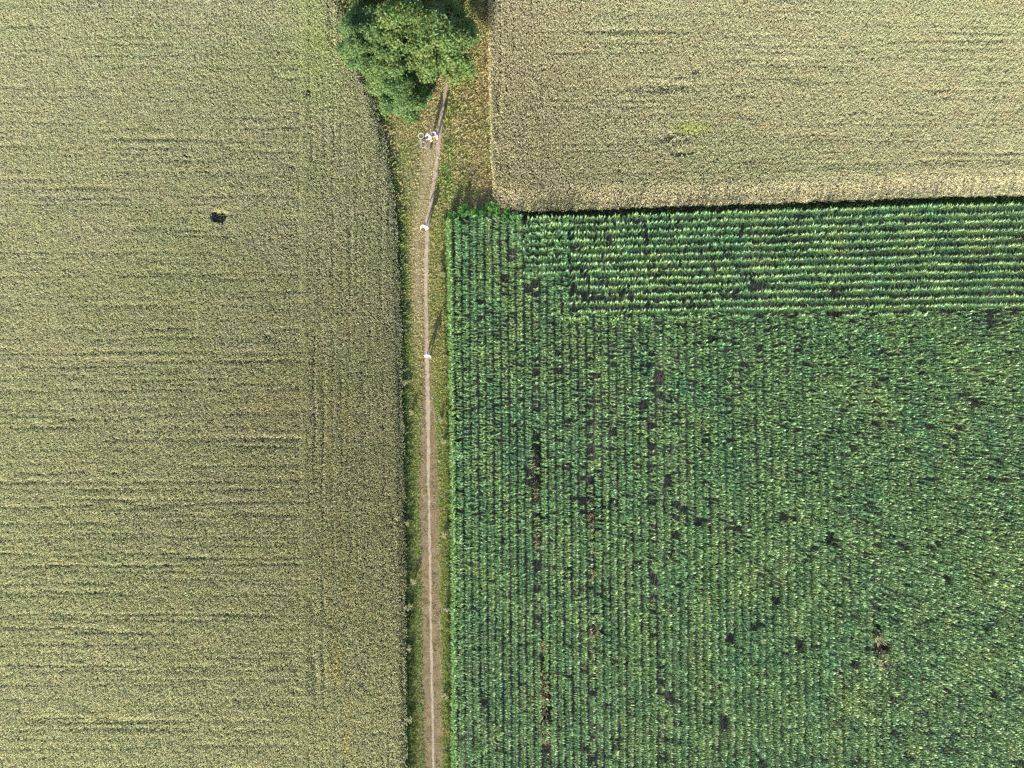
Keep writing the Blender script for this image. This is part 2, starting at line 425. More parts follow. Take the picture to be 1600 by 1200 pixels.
GAPS = [(893, 385, 7, 24), (888, 415, 5, 14), (838, 452, 13, 20), (925, 462, 17, 9), (1172, 441, 16, 8), (1130, 455, 12, 8), (1150, 462, 10, 7), (980, 458, 10, 8), (1020, 470, 14, 6),
        (1195, 448, 14, 5), (1550, 503, 22, 8), (1530, 498, 10, 6), (1382, 436, 12, 5), (1588, 375, 8, 7), (1508, 618, 11, 9), (1525, 628, 9, 5), (1258, 661, 10, 5), (1103, 684, 6, 7),
        (1365, 810, 5, 14), (1355, 790, 4, 12), (1230, 808, 8, 7), (1268, 811, 7, 5), (1098, 815, 9, 6), (1146, 827, 8, 7), (1052, 838, 7, 8), (1438, 585, 7, 5), (1308, 490, 9, 5), (1118, 525, 8, 10),
        (830, 750, 5, 24), (832, 700, 4, 20), (836, 810, 4, 26), (910, 795, 6, 18), (922, 760, 4, 22), (924, 1043, 12, 15), (928, 990, 5, 26), (1376, 1038, 11, 8), (1368, 1000, 5, 16),
        (1385, 1012, 6, 8), (1443, 1062, 9, 7), (1478, 1083, 8, 6), (1402, 1140, 14, 9), (1130, 1128, 9, 10), (1292, 1092, 7, 8), (1190, 1190, 9, 8), (1420, 1190, 9, 6), (1122, 1095, 7, 8),
        (1555, 750, 9, 6), (1565, 720, 7, 6), (848, 1060, 6, 20), (846, 1130, 5, 26), (852, 1185, 6, 20), (1030, 600, 4, 26), (1022, 560, 6, 14), (1010, 630, 5, 14), (1012, 700, 4, 16), (1042, 760, 4, 16),
        (1305, 850, 10, 7), (1300, 840, 6, 9), (960, 560, 6, 9), (975, 530, 5, 8), (1060, 660, 6, 7), (790, 440, 7, 10), (780, 500, 5, 12), (1245, 520, 7, 7), (1190, 545, 6, 8), (945, 865, 6, 7),
        (1250, 1010, 6, 8), (1210, 945, 6, 6), (1180, 980, 7, 6), (1060, 910, 5, 10), (1000, 880, 5, 8), (885, 900, 4, 14), (760, 760, 4, 9), (755, 1090, 4, 12), (748, 930, 3, 9), (1540, 980, 8, 6),
        (1480, 905, 7, 6), (1320, 560, 7, 6), (1420, 700, 7, 6), (1330, 700, 6, 6), (1590, 1190, 12, 10), (1555, 1085, 8, 7), (1090, 470, 8, 6), (1310, 455, 10, 5), (1445, 480, 8, 5), (1015, 360, 8, 5),
        (1290, 350, 9, 4), (1465, 352, 8, 4), (945, 440, 9, 5), (900, 360, 6, 5), (1140, 1000, 6, 12), (1050, 1080, 6, 10), (985, 1100, 5, 14), (965, 1160, 7, 12), (920, 1170, 6, 14)]
def maize_keep(px, py, soft):
    k = np.ones(len(px), bool)
    wob = 0.7 * (vn(px / 4, py / 4, 44) - 0.5)
    for (gx, gy, rx, ry) in GAPS:
        e = ((px - gx) / (rx * 0.9)) ** 2 + ((py - gy) / (ry * 1.05)) ** 2 + wob
        k &= ~(soft < np.clip(1.4 - 0.9 * e, 0, 0.66))
    for (gx, gy, rx, ry) in ((838, 742, 6.5, 52), (926, 800, 5.5, 36), (928, 985, 6, 36), (1370, 1002, 6, 28), (849, 1080, 5.5, 24), (842, 880, 5, 26)):
        e = ((px - gx - (py - gy) * .02) / rx) ** 2 + ((py - gy) / ry) ** 2 + 1.6 * wob
        k &= ~((e < 1) & (soft < 0.66))
    n1 = fbm(px / 8, py / 24, 46)
    k &= ~((n1 > 0.78) & (soft > 0.45))
    k &= ~(soft > 0.955)
    # sparse wheel lines down the field
    for (x0, x1, s) in ((835, 852, 0.5), (922, 930, 0.25), (1012, 1035, 0.22), (1365, 1372, 0.15)):
        cen = x0 + (x1 - x0) * (py - 600) / 600
        k &= ~((np.abs(px - cen) < 5) & (py > 560) & (soft < s + 0.35 * (vn(py / 30, px * 0 + x0, 47) - 0.4)))
    return k

def slots_vertical(x0, x1, y0, y1):
    xs = np.arange(x0, x1, 12.05); ys = np.arange(y0, y1, 3.5)
    X, Y = np.meshgrid(xs, ys, indexing='ij')
    X = X + rng.normal(0, 0.4, X.shape) + (Y - 600) * 0.0075 + 2.2 * (vn(X / 12 + 0.3, Y / 45, 41) - 0.5)
    Y = Y + rng.normal(0, 0.7, Y.shape)
    return X.ravel(), Y.ravel()
def slots_horizontal(x0, x1, rows_n, y_first):
    xs = np.arange(x0, x1, 3.4); rs = np.arange(rows_n)
    X, Q = np.meshgrid(xs, rs, indexing='ij')
    sl_ = -0.0285 + 0.0012 * Q
    Y = y_first + Q * 12.1 + sl_ * (X - 820) + rng.normal(0, 0.8, X.shape) + 2.6 * (vn(X / 45, Q + 0.3, 42) - 0.5)
    X = X + rng.normal(0, 0.7, X.shape)
    return X.ravel(), Y.ravel(), Q.ravel()

vx, vy = slots_vertical(717, 1700, 330, 1300)
lim = np.where(vx < 822, top_m(vx) - 2, np.where(vx < 886, 418 + 14 * vn(vx / 12, vx * 0, 48), 493 - 0.010 * (vx - 885) + 5 * (vn(vx / 12.0, vx * 0, 49) - 0.5)))
k = (vy > lim + rng.normal(0, 5, len(vx))) | ((vx > 818) & (vx < 888) & (vy > top_m(vx) + 4) & (rng.random(len(vx)) < 0.45))
vx, vy = vx[k], vy[k]
hx, hy, hq = slots_horizontal(818, 1700, 14, 343.5)
k = (hx > np.where(hq < 8, 816, 884) + rng.normal(0, 12, len(hx))) & ((hq < 13) | (vn(hx / 25, hq + .5, 57) > 0.5))
hx, hy = hx[k], hy[k]
ax = np.concatenate([vx, hx]); ay = np.concatenate([vy, hy])
hd = np.concatenate([np.zeros(len(vx), bool), np.ones(len(hx), bool)])
k = maize_keep(ax, ay, rng.random(len(ax)))
ax, ay, hd = ax[k], ay[k], hd[k]
kz = (H - 1.2) / H / S
MX = (ax - 800) * kz; MY = (600 - ay) * kz
rot = np.where(hd, math.pi / 2, 0) + rng.normal(0, 1, len(ax)) * np.where(hd, 0.5, 0.24) + rng.integers(0, 2, len(ax)) * math.pi
scl = (1.0 + rng.normal(0, 0.07, len(ax)) + 0.26 * (fbm(ax / 40, ay / 40, 51) - 0.5)).clip(0.6, 1.25)
hue = fbm(ax / 30, ay / 60, 53)
idx = rng.integers(0, len(TEMPL), len(ax))
VV, FF, CC = [], [], []
base = 0
for t, (tv, tf, tcl) in enumerate(TEMPL):
    q = np.where(idx == t)[0]
    c, s = np.cos(rot[q])[:, None], np.sin(rot[q])[:, None]
    sc_ = scl[q][:, None]
    x = (tv[None, :, 0] * c - tv[None, :, 1] * s) * sc_ + MX[q][:, None]
    y = (tv[None, :, 0] * s + tv[None, :, 1] * c) * sc_ + MY[q][:, None]
    z = tv[None, :, 2] * sc_
    VV.append(np.stack([x, y, z], -1).reshape(-1, 3))
    FF.append((tf[None] + (np.arange(len(q)) * len(tv))[:, None, None] + base).reshape(-1, 4))
    cc = np.repeat(tcl[None], len(q), 0) * (1 + rng.normal(0, 0.10, (len(q), 1, 1)))
    cc = cc * (1 + (hue[q][:, None, None] - 0.5) * np.array([0.9, 0.35, 0.1]))
    CC.append(cc.reshape(-1, 3))
    base += len(q) * len(tv)
tag(mesh_np("maize_crop", np.concatenate(VV), np.concatenate(FF), np.concatenate(CC), M_maize),
    "dark green maize field with bare gaps, filling the lower right behind its outer row", "maize field", None, "stuff")

# outer row of maize beside the verge: plants one by one
mz_mesh = []
for t in range(8):
    tv, tf, tcl = maize_template(300 + t, 12, 1.42 + 0.02 * t)
    o = mesh_np("maize_plant", tv, tf, tcl * np.array([1.15, 1.1, 1.0]), M_maize)
    mz_mesh.append(o.data)
    bpy.data.objects.remove(o)
ys = np.linspace(344, 1205, 300)
for i, yy in enumerate(ys):
    o = bpy.data.objects.new("maize_plant", mz_mesh[rng.integers(0, 8)])
    X, Y = P(edge_m(yy) + rng.normal(0, 0.45) + 1.2 * (vn(yy / 40, 0.5, 55) - 0.5), yy + rng.normal(0, 0.6), 1.2)
    o.location = (X, Y, 0)
    o.rotation_euler = (0, 0, rng.normal(0, 0.5) + rng.integers(0, 2) * math.pi)
    s = 1.0 + rng.normal(0, 0.06); o.scale = (s, s, s)
    tag(o, "green maize plant in the outermost row, next to the grass verge of the track", "maize plant", "maize plants of the outer row along the track")
    col.objects.link(o)

# ------------------------------------------------------------------ blades for grass and weeds
def blades(px, py, h, wid, lean, tint, z0=0.0):
    n = len(px); k = 1 / S
    X = (px - 800) * k; Y = (600 - py) * k
    az = rng.random(n) * 2 * math.pi
    dx, dy = np.cos(az), np.sin(az)
    wx, wy = -dy, dx
    V = np.empty((n, 4, 3)); C = np.repeat(tint[:, None, :], 4, 1)
    V[:, 0] = np.stack([X - wx * wid * .5, Y - wy * wid * .5, np.full(n, z0)], 1)
    V[:, 1] = np.stack([X + wx * wid * .5, Y + wy * wid * .5, np.full(n, z0)], 1)
    V[:, 2] = np.stack([X + dx * lean * .45 + wx * wid * .4, Y + dy * lean * .45 + wy * wid * .4, h * .75], 1)
    V[:, 3] = np.stack([X + dx * lean, Y + dy * lean, h], 1)
    b = (np.arange(n) * 4)[:, None]
    F = b + np.array([[0, 1, 2, 3]])
    return V.reshape(-1, 3), F, C.reshape(-1, 3)

# verge grass
N = 300000
py = rng.uniform(-90, 1290, N)
px = rng.uniform(0, 1, N)
lo = edge_l(py) - 4
hi = np.where(py < 335, er(py) + 3, edge_m(py) + 4)
wmax = 260.0
kp = px * wmax < (hi - lo)
px = lo + px * wmax; px, py, lo, hi = px[kp], py[kp], lo[kp], hi[kp]
u = px - path_x(py)
side_r = u > 0
n1 = fbm(px / 14, py / 18, 71); n2 = fbm(px / 5, py / 6, 72); n3 = fbm(px / 30, py / 50, 73)
ochre = np.array([0.295, 0.255, 0.115]); straw = np.array([0.40, 0.32, 0.15]); green = np.array([0.12, 0.17, 0.05]); dark = np.array([0.085, 0.13, 0.042]); orange = np.array([0.32, 0.25, 0.11]); ygreen = np.array([0.20, 0.22, 0.055]); vivid = np.array([0.10, 0.22, 0.035])
tint = np.tile(ygreen, (len(px), 1))
h = np.full(len(px), 0.13)
up = 1 - sstep(520, 680, py)                     # upper part of the strip
dl = px - lo; dr = hi - px
# beside the wheat: green, taller
wl = sstep(26, 6, dl) * (~side_r)
tint = mixc(tint, green, np.clip(wl * 1.2, 0, 1) * sstep(0.25, 0.55, n2 + 0.1))
tint = mixc(tint, dark, wl * sstep(0.5, 0.75, n1) * 0.9)
h += (0.20 * sstep(0.25, 0.7, n2) + 0.10 * sstep(0.55, 0.7, fbm(px / 4, py / 5, 78))) * wl
# worn ochre strip left of the path in the upper part
wo = np.exp(-((u + 12) / 11) ** 2) * sstep(170, 240, py) * (1 - sstep(400, 640, py)) * (~side_r)
tint = mixc(tint, straw * 0.5 + ochre * 0.5, np.clip(1.25 * wo, 0, 1)); h *= 1 - 0.65 * wo
tint = mixc(tint, (0.27, 0.185, 0.10), 0.5 * wo * sstep(0.5, 0.7, n1))
# upper meadow: ochre with green drifts
mead = (1 - sstep(300, 345, py))
tint = mixc(tint, ochre, mead * sstep(0.36, 0.6, n1) * 0.85)
tint = mixc(tint, orange, mead * side_r * sstep(0.42, 0.62, n3 * 0.5 + n2 * 0.5) * sstep(45, 8, dr) * 0.9)
tint = mixc(tint, orange, mead * 0.6 * np.exp(-((px - 752) / 16) ** 2 - ((py - 262) / 28) ** 2))
tint = mixc(tint, vivid, 0.6 * np.exp(-((u - 17) / 9) ** 2) * sstep(190, 225, py) * (1 - sstep(285, 320, py)) * sstep(0.35, 0.6, n2))
tint = mixc(tint, green, 0.75 * mead * np.exp(-((px - 640) / 14) ** 2) * sstep(200, 240, py) * sstep(0.3, 0.6, n2))
tint = mixc(tint, (0.20, 0.155, 0.085), 0.8 * np.exp(-((px - 740) / 14) ** 2 - ((py - 272) / 12) ** 2))
h += 0.08 * mead * side_r * sstep(0.4, 0.7, n2)
# right of the path lower down: yellow grass then dark weeds under the maize
wr = side_r * (1 - mead)
tint = mixc(tint, straw * 0.5 + ygreen * 0.5, wr * sstep(0.40, 0.6, n2) * 0.6 * up)
we = wr * sstep(20, 5, dr)
tint = mixc(tint, green, np.clip(we * 1.1, 0, 1) * sstep(0.25, 0.5, n1)); tint = mixc(tint, dark, we * sstep(0.45, 0.7, n2) * 0.8)
h += 0.30 * we * sstep(0.35, 0.7, n2)
# the wide trodden track lower down: very short straw
bw = band_w(py) * 0.5 + 4.5 * (fbm(px * 0 + 40 * side_r, py / 14, 77) - 0.5)
ins = sstep(bw + 2, bw - 1.5, np.abs(u)) * sstep(480, 700, py)
tint = mixc(tint, mixc(np.tile(np.array((0.22, 0.152, 0.068)), (len(px), 1)), (0.16, 0.17, 0.05), sstep(0.45, 0.7, n2)), ins * 0.9)
tint = mixc(tint, (0.105, 0.115, 0.04), 0.75 * ins * np.exp(-((u - 5.0) / 1.6) ** 2) * sstep(0.3, 0.6, n2 + .1)); h = h * (1 - ins) + (0.03 + 0.07 * sstep(0.45, 0.7, n2)) * ins
tint = mixc(tint, (0.13, 0.24, 0.035), 0.6 * np.exp(-((np.abs(u) - bw - 4) / 4) ** 2) * sstep(560, 720, py) * sstep(0.3, 0.55, n1))
tint *= 1.25 * (1 + rng.normal(0, 0.12, len(px)))[:, None].clip(0.45, 1.7)
dens = 1 - 0.97 * sstep(line_w(py) * 0.5 + 0.9, line_w(py) * 0.5 - 1.2, np.abs(u)) 
dens *= 1 - 0.6 * ins
dens *= 1 - 0.35 * wo
nb = np.exp(-((px - 664) / 9) ** 4 - ((py - 220) / 12) ** 4)
dens *= 1 - 0.6 * nb; h *= 1 - 0.6 * nb
kp = rng.random(len(px)) < dens
px, py, h, tint = px[kp], py[kp], h[kp], tint[kp]
h = h * rng.uniform(0.6, 1.35, len(h))
V, F, C = blades(px, py, h, 0.026 + 0.05 * h + 0.012 * rng.random(len(h)), 0.06 + h * rng.uniform(0.35, 1.1, len(h)), tint)
tag(mesh_np("verge_grass", V, F, C, M_grass), "green and ochre grass on the verges either side of the track", "grass", None, "stuff")

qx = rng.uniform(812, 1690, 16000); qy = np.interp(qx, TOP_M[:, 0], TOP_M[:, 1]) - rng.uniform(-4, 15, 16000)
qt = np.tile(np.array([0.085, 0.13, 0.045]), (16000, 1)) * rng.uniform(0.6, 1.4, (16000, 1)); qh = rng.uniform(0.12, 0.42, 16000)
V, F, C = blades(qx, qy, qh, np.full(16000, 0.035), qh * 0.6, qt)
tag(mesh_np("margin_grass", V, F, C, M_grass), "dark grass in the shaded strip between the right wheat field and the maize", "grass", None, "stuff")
qx = rng.normal(341, 7, 700); qy = rng.normal(339.5, 4, 700)
qh = rng.uniform(0.05, 0.2, 700)
V, F, C = blades(qx, qy, qh, np.full(700, 0.03), qh * 0.9, np.tile(np.array([0.24, 0.26, 0.21]), (700, 1)) * rng.uniform(0.6, 1.4, (700, 1)))
tag(mesh_np("low_weeds", V, F, C, M_grass), "low grey-green growth on the floor of the bare gap in the left wheat field", "weeds", None, "stuff")
# dry stalks lying in the thin gaps of the maize
N = 3000
q = rng.integers(0, 5, N)
ln = np.array([(836, 700, 842, 860), (924, 770, 928, 900), (927, 960, 931, 1040), (848, 1000, 853, 1195), (1369, 985, 1374, 1040)], float)[q]
t = rng.random(N)
px = ln[:, 0] + (ln[:, 2] - ln[:, 0]) * t + rng.normal(0, 2.4, N); py = ln[:, 1] + (ln[:, 3] - ln[:, 1]) * t
kp = vn(py / 18, px * 0 + q, 81) > 0.38
px, py = px[kp], py[kp]
tint = np.tile(np.array([0.47, 0.42, 0.33]), (len(px), 1)) * rng.uniform(0.6, 1.3, (len(px), 1))
hh = rng.uniform(0.3, 1.3, len(px))
gp = np.array(GAPS, float)[rng.integers(0, len(GAPS), 2500)]
gx = gp[:, 0] + rng.normal(0, 0.6, 2500) * gp[:, 2]; gy = gp[:, 1] + rng.normal(0, 0.6, 2500) * gp[:, 3]
kp = vn(gx / 4, gy / 5, 83) > 0.42
gx, gy = gx[kp], gy[kp]
gt = mixc(np.tile(np.array([0.09, 0.13, 0.05]), (len(gx), 1)), (0.26, 0.235, 0.185), sstep(0.45, 0.6, vn(gx / 9, gy / 14, 84))) * rng.uniform(0.6, 1.3, (len(gx), 1))
px = np.concatenate([px, gx]); py = np.concatenate([py, gy]); tint = np.concatenate([tint, gt])
hh = np.concatenate([hh, rng.uniform(0.1, 0.6, len(gx))])
V, F, C = blades(px, py, hh, np.full(len(px), 0.02), 0.1 + hh * 0.3, tint)
tag(mesh_np("dry_weeds", V, F, C, M_grass), "pale dry weeds and low growth in the gaps and wheel lines of the maize", "dry weeds", None, "stuff")

# ------------------------------------------------------------------ trees and bushes
def tube(pts, rads, sides=7):
    V = []; F = []
    for i, (p, r) in enumerate(zip(pts, rads)):
        p = Vector(p)
        dvec = (Vector(pts[min(i + 1, len(pts) - 1)]) - Vector(pts[max(i - 1, 0)])).normalized()
        a = dvec.orthogonal().normalized(); b = dvec.cross(a)
        for j in range(sides):
            th = 2 * math.pi * j / sides
            V.append(p + (a * math.cos(th) + b * math.sin(th)) * r)
    for i in range(len(pts) - 1):
        for j in range(sides):
            F.append([i * sides + j, i * sides + (j + 1) % sides, (i + 1) * sides + (j + 1) % sides, (i + 1) * sides + j])
    return V, F
def join_tubes(lst):
    V = []; F = []
    for v, f in lst:
        b = len(V); V += [tuple(x) for x in v]; F += [[i + b for i in q] for q in f]
    return np.array(V), np.array(F)

def make_tree(name, label, cat, base_px, height, lobes, leaf, per_lobe, tints, group=None, trunk_r=0.16, spray=9, thin=0.0):
    """lobes: (dx, dy, z, rx, rz) in metres from the trunk foot; leaves gather in sprays spread over each lobe"""
    bx, by = P(*base_px)
    root = bpy.data.objects.new(name, None); col.objects.link(root); root.location = (bx, by, 0)
    tag(root, label, cat, group)
    tubes = [tube([(0, 0, 0), (0.05, 0.02, height * .3), (0.0, 0.1, height * .55), (0.1, 0.1, height * .8)], [trunk_r, trunk_r * .8, trunk_r * .55, trunk_r * .2], 8)]
    VV, CC = [], []
    tints = np.array(tints)
    for (dx, dy, z, rx, rz) in lobes:
        s = Vector((0, 0.05, height * random.uniform(0.22, 0.5)))
        e = Vector((dx, dy, z))
        mid = s.lerp(e, 0.5) + Vector((0, 0, 0.25 * rx))
        tubes.append(tube([s, mid, e], [trunk_r * .45, trunk_r * .3, trunk_r * .08], 6))
        ns = max(6, per_lobe // spray)
        # spray centres: shell biased
        u = rng.normal(0, 1, (ns, 3)); u /= np.linalg.norm(u, axis=1)[:, None]
        rad = rng.uniform(0.45, 1.08, ns) ** 0.6
        cen = np.stack([dx + u[:, 0] * rx * rad, dy + u[:, 1] * rx * rad, z + u[:, 2] * rz * rad], 1)
        for _ in range(3):
            j = random.randrange(ns)
            tubes.append(tube([e, (e + Vector(cen[j])) / 2 + Vector((0, 0, .1)), Vector(cen[j])], [trunk_r * .1, trunk_r * .07, trunk_r * .03], 5))
        keep = 0.75 * vn((cen[:, 0] + bx) / 1.0, (cen[:, 1] + by) / 0.75, 93) + 0.25 * vn((cen[:, 0] + bx) / .4, (cen[:, 1] + by) / .4, 92) > thin + 0.055
        cen = cen[keep]; u = u[keep]; ns = len(cen)
        sr = leaf * 1.7
        c = np.repeat(cen, spray, 0) + rng.normal(0, 1, (ns * spray, 3)) * np.array([sr, sr, sr * .5])
        nrm = np.repeat(u * 0.5 + np.array([0, 0, 0.6]), spray, 0) + rng.normal(0, 0.55, (ns * spray, 3))
        nrm /= np.linalg.norm(nrm, axis=1)[:, None]
        t1 = np.cross(nrm, rng.normal(0, 1, nrm.shape)); t1 /= np.linalg.norm(t1, axis=1)[:, None]
        t2 = np.cross(nrm, t1)
        ls = leaf * rng.uniform(0.6, 1.3, (len(c), 1))
        quad = np.stack([c - t1 * ls, c + t2 * ls * .45 + nrm * ls * .12, c + t1 * ls, c - t2 * ls * .45 + nrm * ls * .12], 1)
        VV.append(quad.reshape(-1, 3))
        pick = tints[rng.integers(0, len(tints), ns)] * rng.uniform(0.8, 1.25, (ns, 1))
        cc = np.repeat(pick, spray, 0) * rng.uniform(0.85, 1.15, (len(c), 1))
        CC.append(np.repeat(cc, 4, 0))
    V = np.concatenate(VV); V[:, 2] = np.maximum(V[:, 2], 0.03)
    mesh_np("crown", V, np.arange(len(V)).reshape(-1, 4), np.concatenate(CC), M_foliage, root)
    tv, tf = join_tubes(tubes)
    mesh_np("trunk", tv, tf, None, M_bark, root)
    return root

def scatter_lobes(n, rx, ry, z0, z1, r0, r1, shape=1.0):
    out = []
    for i in range(n):
        a = i * 2.39996 + random.uniform(-.3, .3); q = math.sqrt((i + 0.5) / n)
        hz = z1 - (z1 - z0) * q ** 1.6 * shape + random.uniform(-.8, .8)
        r = random.uniform(r0, r1)
        out.append((math.cos(a) * rx * q, math.sin(a) * ry * q, hz, r, r * 0.75))
    return out

G_OAK = [(0.078, 0.132, 0.034), (0.098, 0.148, 0.042), (0.066, 0.116, 0.032), (0.122, 0.155, 0.044)]
G_PALE = [(0.082, 0.142, 0.045), (0.100, 0.160, 0.052), (0.070, 0.122, 0.040)]
TREES_G = "trees and bushes at the head of the track"
make_tree("broadleaf_tree", "tall broadleaf tree with dark crown gaps, rightmost of the trees, over the path", "tree", (697, 96), 8.0,
          scatter_lobes(34, 3.2, 3.1, 3.0, 7.3, 0.5, 0.85), 0.14, 1000, G_OAK, TREES_G, 0.2, 11, 0.20)
make_tree("broadleaf_tree", "middle broadleaf tree with yellowish tips, tallest crown left of the path", "tree", (642, 80), 7.6,
          scatter_lobes(34, 3.0, 3.0, 2.4, 6.9, 0.5, 0.85), 0.135, 1000, [(0.068, 0.116, 0.030), (0.090, 0.132, 0.034), (0.056, 0.102, 0.030), (0.112, 0.140, 0.038)], TREES_G, 0.18, 11, 0.24)
make_tree("bush", "pale green bush spilling over the wheat at the left end of the trees", "bush", (580, 76), 4.2,
          scatter_lobes(28, 2.5, 3.4, 1.1, 3.8, 0.5, 0.8), 0.10, 1300, G_PALE, TREES_G, 0.10, 11, 0.12)
make_tree("bush", "pointed green bush nearest the lying bicycle, at the lower tip of the trees", "bush", (634, 158), 3.6,
          scatter_lobes(26, 2.3, 1.7, 0.8, 3.2, 0.45, 0.75), 0.10, 1300, G_PALE + G_OAK[:2], TREES_G, 0.10, 11, 0.12)
make_tree("bush", "dense green bush filling in between the pale bush and the pointed one", "bush", (616, 124), 4.4,
          scatter_lobes(26, 2.2, 1.9, 1.2, 4.2, 0.5, 0.8), 0.10, 1300, G_PALE[:2] + G_OAK[1:], TREES_G, 0.12, 11, 0.16)
make_tree("broadleaf_tree", "dark tree cut by the top edge of the picture behind the others", "tree", (672, -25), 8.2,
          scatter_lobes(32, 3.3, 2.8, 3.0, 7.6, 0.55, 0.9), 0.14, 1000, G_OAK, TREES_G, 0.2, 11, 0.32)
make_tree("bush", "green bush by the top edge of the picture, above the pale bush", "bush", (590, -14), 5.0,
          scatter_lobes(24, 2.7, 2.4, 1.4, 4.6, 0.55, 0.85), 0.095, 1000, G_OAK[:2] + G_PALE[:1], TREES_G, 0.12, 11, 0.18)

# leafy weeds in the corner of the maize field and flowering weeds on the verges
def weed(name, label, cat, px, py, rad, hgt, tints, leaf, nleaf, group, flowers=None):
    bx, by = P(px, py)
    root = bpy.data.objects.new(name, None); col.objects.link(root); root.location = (bx, by, 0)
    tag(root, label, cat, group)
    ns = max(10, nleaf // 28)
    a = rng.random(ns) * 6.283; r = rad * np.sqrt(rng.random(ns))
    tops = np.stack([np.cos(a) * r, np.sin(a) * r, hgt * (1 - 0.4 * (r / rad) ** 2) * rng.uniform(0.75, 1.1, ns)], 1)
    tubes = [tube([(t[0] * .3, t[1] * .3, 0), (t[0] * .75, t[1] * .75, t[2] * .6), tuple(t)], [0.012, 0.009, 0.004], 4) for t in tops]
    tv, tf = join_tubes(tubes)
    n = len(tv)
    mesh_np("stems", tv, tf, np.tile(np.array(tints[0]) * 1.1, (n, 1)), M_grass, root)
    f = rng.random(nleaf) ** 0.7; q = rng.integers(0, ns, nleaf)
    c = tops[q] * np.stack([.3 + .7 * f, .3 + .7 * f, f], 1) + rng.normal(0, leaf * .9, (nleaf, 3)) * np.array([1, 1, .5])
    c[:, 2] = np.maximum(c[:, 2], 0.04)
    nrm = rng.normal(0, 0.5, (nleaf, 3)) + np.array([0, 0, 0.8]); nrm /= np.linalg.norm(nrm, axis=1)[:, None]
    t1 = np.cross(nrm, rng.normal(0, 1, nrm.shape)); t1 /= np.linalg.norm(t1, axis=1)[:, None]; t2 = np.cross(nrm, t1)
    ls = leaf * rng.uniform(.6, 1.3, (nleaf, 1))
    quad = np.stack([c - t1 * ls, c + t2 * ls * .35, c + t1 * ls, c - t2 * ls * .35], 1).reshape(-1, 3)
    quad[:, 2] = np.maximum(quad[:, 2], 0.015)
    T = np.array(tints)[rng.integers(0, len(tints), nleaf)] * rng.uniform(.75, 1.25, (nleaf, 1))
    mesh_np("leaves", quad, np.arange(len(quad)).reshape(-1, 4), np.repeat(T, 4, 0), M_foliage, root)
    if flowers is not None:
        cnt = ns * 4
        q = rng.integers(0, ns, cnt)
        c = tops[q] + rng.normal(0, 0.07, (cnt, 3)) * np.array([1, 1, .35]) + np.array([0, 0, .04])
        th = np.linspace(0, 2 * math.pi, 6, endpoint=False)
        rr = rng.uniform(.025, .055, (cnt, 1, 1))
        disc = c[:, None, :] + rr * np.stack([np.cos(th), np.sin(th), 0.35 * np.cos(3 * th)], 1)[None]
        V = disc.reshape(-1, 3); b = (np.arange(cnt) * 6)[:, None]
        F = np.concatenate([b + np.array([[0, 1, 2, 3]]), b + np.array([[0, 3, 4, 5]])], 0)
        T = np.array(flowers) * rng.uniform(.8, 1.15, (cnt, 1))
        mesh_np("blossom", V, F, np.repeat(T, 6, 0), M_grass, root)
    return root

VIV = [(0.085, 0.22, 0.045), (0.11, 0.25, 0.055), (0.065, 0.175, 0.04)]
CORNER = [(708, 342, .55, 0.9, "first leafy weed of the maize corner, next to the path side"), (728, 333, .65, 1.1, "vivid green weed at the top of the maize corner, left of centre"),
          (748, 338, .6, 1.0, "broad vivid green weed in the middle of the maize corner"), (771, 330, .7, 1.2, "tallest vivid green weed, just below the lower left tip of the right wheat field"),
          (792, 338, .6, 1.0, "round green weed between the maize corner and the wheat margin"), (808, 345, .55, 1.1, "dark green weed at the left end of the long maize shadow"),
          (717, 356, .5, .9, "low green weed among the first maize rows below the corner")]
for (x, y, r, h_, lb) in CORNER:
    weed("leafy_weed", lb, "weed", x, y, r * 1.15, h_ + 0.3, VIV, 0.10, 520, "leafy weeds in the corner of the maize field")
PALE = (0.32, 0.29, 0.17)
FLOW = [(688, 418, .28, .8, "pale flowering weed right of the path, uppermost beside the maize edge"), (690, 430, .3, .8, "whitish flowering weed just below the uppermost pale one beside the maize"),
        (636, 598, .3, .7, "straw-coloured flowering weed at the wheat edge, left and below the lower person"), (644, 644, .25, .7, "small pale weed left of the path below the straw-coloured one"),
        (690, 655, .25, .7, "pale weed right of the path, midway along the maize"), (694, 690, .3, .7, "cream flowering weed hard against the maize, above the widening of the track"),
        (695, 832, .32, .8, "yellow-green flowering weed right of the wide track"), (638, 815, .25, .8, "thin pale weed at the wheat edge beside the wide track"),
        (647, 907, .32, .8, "large cream weed left of the wide track"), (639, 946, .38, .8, "spreading pale dry weed at the wheat edge, lower left of the track"),
        (697, 950, .26, .8, "pale weed right of the wide track, under the maize"), (640, 1010, .26, .7, "pale weed at the wheat edge in the lower third of the picture"),
        (696, 1085, .26, .8, "lowest pale weed on the maize side of the track"), (640, 1120, .28, .7, "lowest pale weed on the wheat side of the track")]
for (x, y, r, h_, lb) in FLOW:
    weed("flowering_weed", lb, "weed", x, y, r, h_, [(0.16, 0.20, 0.07), (0.22, 0.22, 0.09)], 0.06, 150, "flowering weeds on the verges of the track", PALE)

